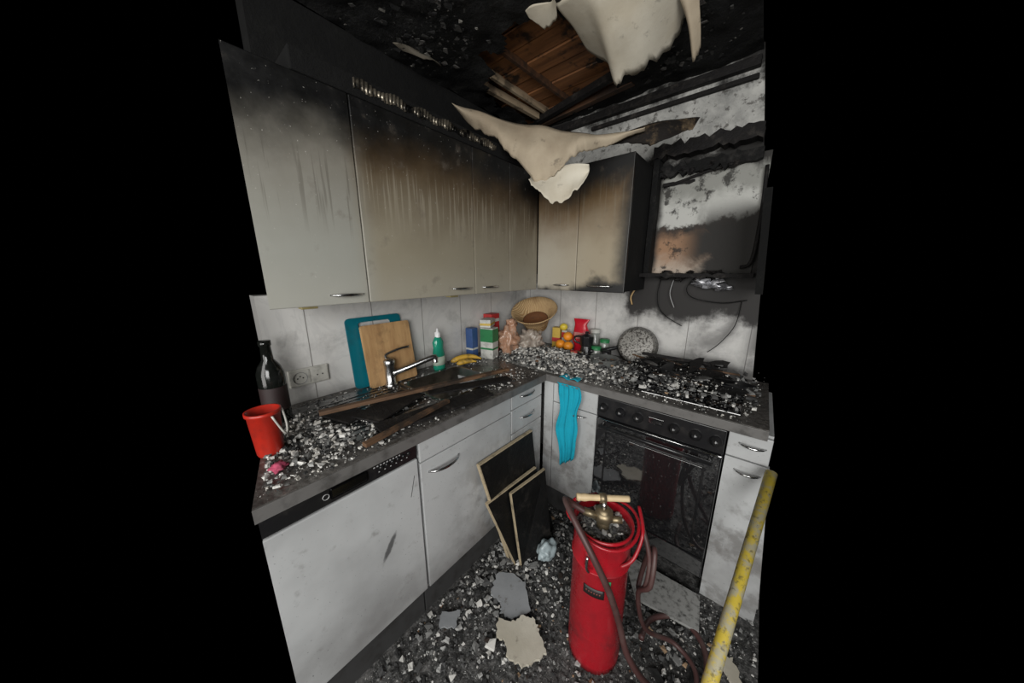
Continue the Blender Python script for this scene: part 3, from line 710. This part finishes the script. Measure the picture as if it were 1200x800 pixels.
scatter('charcoal_rubble',[
 (1000,gau(.50,-.35,.25,.15,.08,1.0,-.59,-.05),.006,.03,.5,corner_h),
 (1100,gau(1.22,-.30,.17,.13,.92,1.52,-.58,-.05),.006,.045,.5,lambda x,y:.905+random.random()*.05),
 (900,box_fn(.03,.59,-1.88,-.9),.004,.022,.4,.905),
],D2,3,WR,kp)
scatter('wood_chips',[(70,box_fn(.35,1.4,-.55,-.1),.01,.04,.3,lambda x,y:corner_h(x,y)+.015)],D3,6,WR)
FZ=lambda x,y:.0+random.random()*.012
FR=empty('floor_rubble')
fk=lambda x,y: y>-1.856-(x-.6)*.25
scatter('mixed_rubble',[
 (9000,box_fn(.55,1.64,-1.95,-.55),.003,.024,.45,FZ),
 (900,gau(.66,-.95,.12,.35,.56,1.3,-1.8,-.57),.01,.05,.4,FZ),
 (500,gau(1.0,-.75,.25,.12,.56,1.6,-1.2,-.57),.01,.045,.4,FZ),
 (90,box_fn(.6,1.5,-1.6,-.6),.03,.08,.2,FZ),
],D2,4,FR,fk)
scatter('plaster_chips',[
 (480,gau(.72,-.85,.18,.22,.56,1.6,-1.8,-.57),.006,.032,.45,FZ),
 (1000,box_fn(.56,1.64,-1.8,-.57),.003,.016,.4,FZ),(160,gau(1.45,-.72,.12,.1,.9,1.64,-1.1,-.57),.005,.02,.4,FZ)],D1,5,FR,fk)
scatter('burnt_wood_chips',[(180,box_fn(.56,1.6,-1.7,-.57),.01,.05,.3,FZ)],D3,6,FR,fk)

PLg=mat_plaster('grey_plaster_sheet',(.27,.28,.29),(.17,.18,.19),.7); PLc=mat_plaster('cream_plaster_sheet',(.55,.52,.44),(.40,.37,.30),.5)
def shard(name,pts,z,mat,th=.008,sub=6,tilt=.0):
    q=[]; random.seed(len(pts)*7+int(z*1000)); n=len(pts)
    for i in range(n):
        a,c=V(pts[i]),V(pts[(i+1)%n])
        for k in range(sub):
            p=a.lerp(c,k/sub); q.append((p.x+random.uniform(-.006,.006),p.y+random.uniform(-.006,.006),z+tilt*(p.x-pts[0][0])))
    b=B(name); b.poly(q,mat,th); b.done()
shard('plaster_shard',[(.67,-1.08),(.74,-1.04),(.81,-1.04),(.885,-1.12),(.85,-1.19),(.80,-1.205),(.77,-1.17),(.71,-1.18)],.022,PLg)
shard('plaster_shard',[(.81,-1.235),(.86,-1.21),(.885,-1.16),(.93,-1.14),(.97,-1.165),(1.03,-1.20),(1.00,-1.265),(.985,-1.29),(.92,-1.31),(.88,-1.275),(.85,-1.285)],.035,PLc,.010)
shard('plaster_shard',[(1.53,-.78),(1.57,-.76),(1.61,-.84),(1.585,-.86),(1.55,-.83)],.03,PLc,.008)
shard('plaster_shard',[(.60,-1.36),(.66,-1.31),(.69,-1.36),(.64,-1.41)],.02,PLg)
b=B('fallen_tile_board'); b.poly([(1.10,-.60,.03),(1.44,-.595,.035),(1.46,-.75,.03),(1.22,-.78,.025)],simple('speckled_tile',(.27,.27,.26),.6,0,.95,45),.012); b.done()
b=B('crumpled_plastic_bag'); b.blob((.80,-.86,.06),(.04,.055,.05),simple('thin_pale_plastic',(.36,.43,.45),.3,0,.4,20),.22,8,4); b.done()

EW=simple('chipboard_edge',(.42,.34,.22),.7,0,.5,25)
MDOOR=mat_char('blackened_door_face',(.005,.005,.005),(.03,.027,.024),12,.3,.45)
def lean(name,bl,br,tl,tr,th,edges='lrtb'):
    bl,br,tl,tr=map(V,(bl,br,tl,tr)); n=(br-bl).cross(tl-bl).normalized()
    if n.x<0: n=-n
    b=B(name); q=[bl,br,tr,tl]; b.hull([*(p-n*th for p in q),*q],MDOOR)
    e=.0025
    def strip(a,c):
        d=(c-a).normalized(); o=n.cross(d); ctr=(bl+br+tl+tr)/4
        if (a+o-ctr).length<(a-ctr).length: o=-o
        b.hull([a-n*(th+.001)-o*.003,c-n*(th+.001)-o*.003,c-n*(th+.001)+o*e,a-n*(th+.001)+o*e,a+n*.001-o*.003,c+n*.001-o*.003,c+n*.001+o*e,a+n*.001+o*e],EW)
    if 'l' in edges: strip(bl,tl)
    if 'r' in edges: strip(br,tr)
    if 't' in edges: strip(tl,tr)
    b.done()
lean('charred_cabinet_door',(.662,-.985,.0),(.662,-.70,.0),(.598,-1.12,.605),(.598,-.72,.60),.016,'tl')
lean('charred_cabinet_door',(.700,-.985,.0),(.74,-.68,.0),(.622,-1.10,.40),(.65,-.75,.41),.014,'lt')
lean('charred_cabinet_door',(.73,-.975,.0),(.80,-.80,.0),(.665,-.980,.40),(.695,-.73,.41),.014,'lt')

# ------------------------------------------------------------------ red bucket-pump extinguisher
def mat_red():
    m=M('red_enamel_paint',rough=.28); n=m.noise(16,6,.6); n2=m.noise(7,6,.65); x,y,z=m.pos()
    c=m.mix(m.mr(n,.45,.75,0,.4),(.36,.010,.018),(.12,.006,.01)); c=m.mix(m.math('MULTIPLY',m.mr(n2,.5,.7),m.mr(z,.3,.0,.25,.85)),c,(.03,.02,.02)); m.col(c); m.rgh(m.mr(n,.4,.7,.22,.5)); return m.m
RED=mat_red(); BRASS=simple('aged_brass',(.30,.24,.15),.45,.8,.5); WHD=simple('turned_wood',(.60,.46,.27),.5,0,.2)
BROWN=simple('rubber_hose_skin',(.065,.028,.026),.5,0,.35,15,dirtcol=(.12,.10,.09))
EX=empty('bucket_pump_extinguisher')
b=B('pump_body'); cx,cy=1.14,-1.035
b.lathe([(0,.012),(.090,.012),(.093,.0),(.097,.0),(.098,.03),(.098,.45),(.101,.455),(.101,.465),(.098,.47),(.098,.585),(.103,.590),(.103,.600),(.096,.600),(.094,.585),(.094,.52)],RED,(cx,cy,0),None,48)
def mat_grit():
    m=M('ash_filled_top',rough=.9); n=m.noise(70,7,.7); m.col(m.mix(m.mr(n,.4,.65),(.03,.03,.03),(.38,.38,.36))); m.bump(n,1,.02); return m.m
b.lathe([(.094,.565),(.06,.572),(.0,.568)],mat_grit(),(cx,cy,0),None,32)
b.tube([(cx,cy,.54),(cx,cy,.64)],.022,BRASS,16); b.tube([(cx,cy,.60),(cx,cy,.632)],.032,BRASS,8); b.tube([(cx-.02,cy-.02,.615),(cx-.06,cy-.035,.622)],.013,BRASS,12)
b.tube([(cx+.02,cy+.01,.60),(cx+.055,cy+.03,.605)],.012,BRASS,10); b.tube([(cx,cy,.63),(cx-.005,cy+.01,.665)],.009,CHROME,10)
hd=V((.80,.60,0)).normalized()*.092; hc=V((cx-.012,cy+.01,.672))
b.tube([hc-hd,hc-hd*.7,hc,hc+hd*.7,hc+hd],[.011,.014,.0125,.014,.011],WHD,14,sub=3); b.tube([hc-hd*.12,hc+hd*.12],.017,BRASS,14)
random.seed(5)
for k in range(50):
    a=random.uniform(0,6.28); r=random.uniform(.03,.085); b.blob((cx+r*math.cos(a),cy+r*math.sin(a),.576),(random.uniform(.004,.014),random.uniform(.004,.012),.005),D2 if k%3 else D1,.4,9,1,None,False)
bail=[]
for k in range(25):
    a=math.radians(-150+ k*300/24-45); bail.append((cx+.116*math.cos(a),cy+.116*math.sin(a),.60+.012*math.sin(a*2)))
b.tube(bail,.0055,RED,8)
b.tube([(cx+.088,cy-.05,.50),(cx+.118,cy-.02,.53),(cx+.125,cy+.03,.60),(cx+.09,cy+.09,.64)],.006,RED,8,sub=5)
b.tube([(cx-.09,cy-.045,.56),(cx-.115,cy-.05,.60),(cx-.09,cy-.03,.655),(cx-.04,cy+.03,.66)],.006,RED,8,sub=5)
def onbody(a,z,r=.099): return (cx+r*math.cos(a),cy+r*math.sin(a),z)
a0=math.atan2(-.87,.31)
def patch(a,da,z0,z1,mat,r=.0992,th=.0015):
    rows=[[onbody(a-da+2*da*k/10,z,r) for k in range(11)] for z in (z0,(z0+z1)/2,z1)]
    b.loft(rows,mat,th)
patch(a0-.12,.36,.362,.398,simple('black_label',(.015,.012,.012),.5,0,.1),.1)
for k in range(6): patch(a0-.36+k*.09,.02,.378,.384,simple('label_letters',(.2,.05,.04),.5,0,0),.1017,.0004)
patch(a0+.35,.08,.42,.44,simple('green_sticker',(.02,.30,.12),.5,0,.1),.1)
patch(a0-.35,.16,.475,.53,RED,.1,.010); b.tube([onbody(a0-.35,.53,.113),onbody(a0-.35,.49,.116),onbody(a0-.30,.47,.110)],.005,CHROME,8,sub=3)
b.tube([onbody(a0+k*.2618,.46,.1) for k in range(24)],.0035,RED,6,True)
b.done(EX)
b=B('rubber_hose')
b.tube([(cx-.055,cy-.035,.622),(cx-.10,cy-.06,.65),(cx-.105,cy-.09,.68),(cx-.05,cy-.13,.665),(cx+.03,cy-.15,.59),(cx+.085,cy-.135,.48),(cx+.115,cy-.10,.34),(cx+.15,cy-.09,.22),(cx+.21,cy-.06,.12),(cx+.29,cy+.00,.05),(cx+.36,cy+.12,.035),(cx+.34,cy+.25,.03),(cx+.25,cy+.30,.03),(cx+.16,cy+.22,.03),(cx+.15,cy+.10,.06)],.0105,BROWN,10,sub=8)
b.tube([(cx+.10,cy+.08,.60),(cx+.15,cy+.05,.50),(cx+.155,cy+.03,.40),(cx+.12,cy+.09,.30),(cx+.13,cy+.12,.42),(cx+.16,cy+.07,.52),(cx+.17,cy+.02,.42),(cx+.13,cy+.05,.32),(cx+.16,cy+.10,.12),(cx+.25,cy+.18,.04),(cx+.33,cy+.14,.035),(cx+.33,cy+.03,.035),(cx+.24,cy-.05,.035)],.0085,BROWN,10,sub=8)
b.done(EX)

b=B('yellow_pole'); p0,p1=V((1.424,-1.70,.022)),V((1.573,-.61,.75))
b.tube([p0,p0.lerp(p1,.5),p1],.0175,mat_yellow(),16); b.tube([p0,p0.lerp(p1,.012)],.020,BPL,16); b.done()

# ------------------------------------------------------------------ hanging plaster sheets
HB=mat_plaster('hanging_paper_plaster',(.40,.335,.245),(.27,.215,.15),.5); HW=mat_plaster('hanging_white_plaster',(.58,.54,.45),(.45,.40,.31),.4)
def sheet(name,cols,mat,n=12,bow=.02,ripple=.006,seed=0,th=.003,sub=8,jag=.03):
    def cat(P0,P1,P2,P3,t): return .5*((2*P1)+(P2-P0)*t+(2*P0-5*P1+4*P2-P3)*t*t+(3*P1-P0-3*P2+P3)*t**3)
    A=[V(c[0]) for c in cols]; Bm=[V(c[1]) for c in cols]; N=len(cols); rows=[]
    for i in range(N-1):
        for k in range(sub+(1 if i==N-2 else 0)):
            t=k/sub; g=lambda L:cat(L[max(i-1,0)],L[i],L[i+1],L[min(i+2,N-1)],t)
            a,c=g(A),g(Bm); row=[]; u=i+t
            L=(c-a).length; f=mnoise.noise(V((u*1.3,seed,0)))+.6*mnoise.noise(V((u*4.1,seed,3)))
            c=c+(c-a).normalized()*f*min(jag,L*.25) if L>1e-4 else c
            for j in range(n+1):
                s=j/n; p=a.lerp(c,s); w=min(1,L*6)
                p=p+V((.3,-1,0))*(bow*math.sin(math.pi*s)+ripple*math.sin(u*1.7+s*4+seed)+.03*w*mnoise.noise(p*8+V((seed,0,0)))); row.append(p)
            rows.append(row)
    b=B(name); b.loft(rows,mat,th); b.done()
sheet('hanging_plaster_sheet',[((.15,-.79,2.252),(.15,-.79,2.238)),((.27,-.75,2.205),(.256,-.75,2.12)),((.35,-.72,2.17),(.356,-.73,2.076)),((.42,-.68,2.146),(.436,-.70,1.99)),((.52,-.64,2.115),(.555,-.68,1.87)),((.612,-.60,2.086),(.65,-.66,1.873)),((.68,-.56,2.07),(.70,-.62,1.93)),((.73,-.53,2.06),(.75,-.57,1.97)),((.776,-.5,2.05),(.80,-.52,1.985)),((.86,-.47,2.05),(.86,-.48,2.01)),((.957,-.42,2.053),(.957,-.42,2.04))],HB,bow=.03)
sheet('hanging_plaster_sheet',[((.51,-.655,1.91),(.53,-.69,1.87)),((.59,-.655,1.91),(.60,-.695,1.80)),((.66,-.65,1.91),(.673,-.68,1.75)),((.73,-.64,1.91),(.752,-.66,1.785)),((.80,-.62,1.90),(.80,-.62,1.85))],HW,bow=-.015,seed=3,jag=.02)
sheet('hanging_plaster_sheet',[((.72,-.80,2.395),(.72,-.54,2.385)),((.80,-.78,2.395),(.79,-.45,2.33)),((.86,-.76,2.395),(.825,-.45,2.24)),((.92,-.74,2.395),(.87,-.45,2.26)),((.98,-.72,2.395),(.96,-.45,2.28)),((1.04,-.70,2.395),(1.05,-.45,2.33)),((1.10,-.66,2.395),(1.08,-.47,2.37))],HW,bow=.02,seed=5,jag=.035)
sheet('hanging_plaster_sheet',[((1.07,-.62,2.395),(1.115,-.45,2.29)),((1.10,-.61,2.395),(1.125,-.45,2.235)),((1.14,-.60,2.395),(1.140,-.45,2.27))],HB,bow=.008,seed=6,jag=.02)
sheet('hanging_plaster_sheet',[((.62,-.84,2.39),(.62,-.82,2.385)),((.66,-.84,2.39),(.65,-.74,2.37)),((.71,-.82,2.39),(.70,-.75,2.38)),((.73,-.82,2.39),(.73,-.80,2.385))],HW,bow=.008,seed=8,jag=.02)
sheet('charred_ceiling_flap',[((.80,-.42,2.06),(.80,-.43,2.02)),((.90,-.40,2.075),(.90,-.42,2.01)),((.99,-.36,2.09),(.98,-.40,1.995)),((1.08,-.30,2.10),(1.06,-.38,2.01)),((1.13,-.24,2.11),(1.12,-.30,2.05))],mat_char('burnt_paper',(.008,.006,.005),(.20,.14,.08),8,.5),bow=.01,seed=9,jag=.05)
CF=mat_debris('ceiling_flakes_mat',[(0,(.008,.008,.008)),(.5,(.03,.029,.027)),(.8,(.08,.075,.07)),(.94,(.20,.19,.17))])
scatter('peeling_ceiling_flakes',[(150,gau(.25,-1.0,.12,.10,.02,.5,-1.4,-.82),.01,.05,.08,2.380),(120,box_fn(.82,1.25,-.55,-.1),.01,.06,.1,2.385),(60,box_fn(.05,1.2,-1.35,-.9),.01,.05,.1,2.38)],CF,8)
sheet('hanging_plaster_sheet',[((.10,-1.08,2.39),(.10,-1.05,2.385)),((.13,-1.05,2.39),(.14,-.98,2.37)),((.14,-.97,2.39),(.16,-.90,2.375)),((.13,-.90,2.39),(.14,-.87,2.385))],mat_plaster('smoked_peel',(.14,.12,.09),(.07,.06,.045),.6),bow=.005,seed=14,jag=.02)

# ------------------------------------------------------------------ light and camera
def area(name,loc,tgt,sx,sy,power,col=(1,1,1)):
    l=bpy.data.lights.new(name,'AREA'); l.shape='RECTANGLE'; l.size=sx; l.size_y=sy; l.energy=power; l.color=col
    o=bpy.data.objects.new(name,l); o.location=loc; o.rotation_euler=(V(tgt)-V(loc)).to_track_quat('-Z','Y').to_euler(); COL.objects.link(o)
area('window_light',(2.6,-3.3,1.75),(.5,-.5,1.0),1.4,1.4,76,(1,.995,.975))
area('fill_light',(.9,-3.6,1.5),(.8,-.5,.9),1.2,1.8,38,(1,.985,.95))  # added fill lamp to brighten the room; no doorway known there
w=bpy.data.worlds.new('world'); scene.world=w; w.use_nodes=True; w.node_tree.nodes['Background'].inputs[0].default_value=(0,0,0,1); w.node_tree.nodes['Background'].inputs[1].default_value=0
cd=bpy.data.cameras.new('camera'); cd.sensor_width=36; cd.lens=10.35; cd.clip_start=.01
co=bpy.data.objects.new('camera',cd); co.location=(1.451,-1.909,1.45); co.rotation_euler=(math.radians(90-13.37),0,math.radians(40)); COL.objects.link(co); scene.camera=co
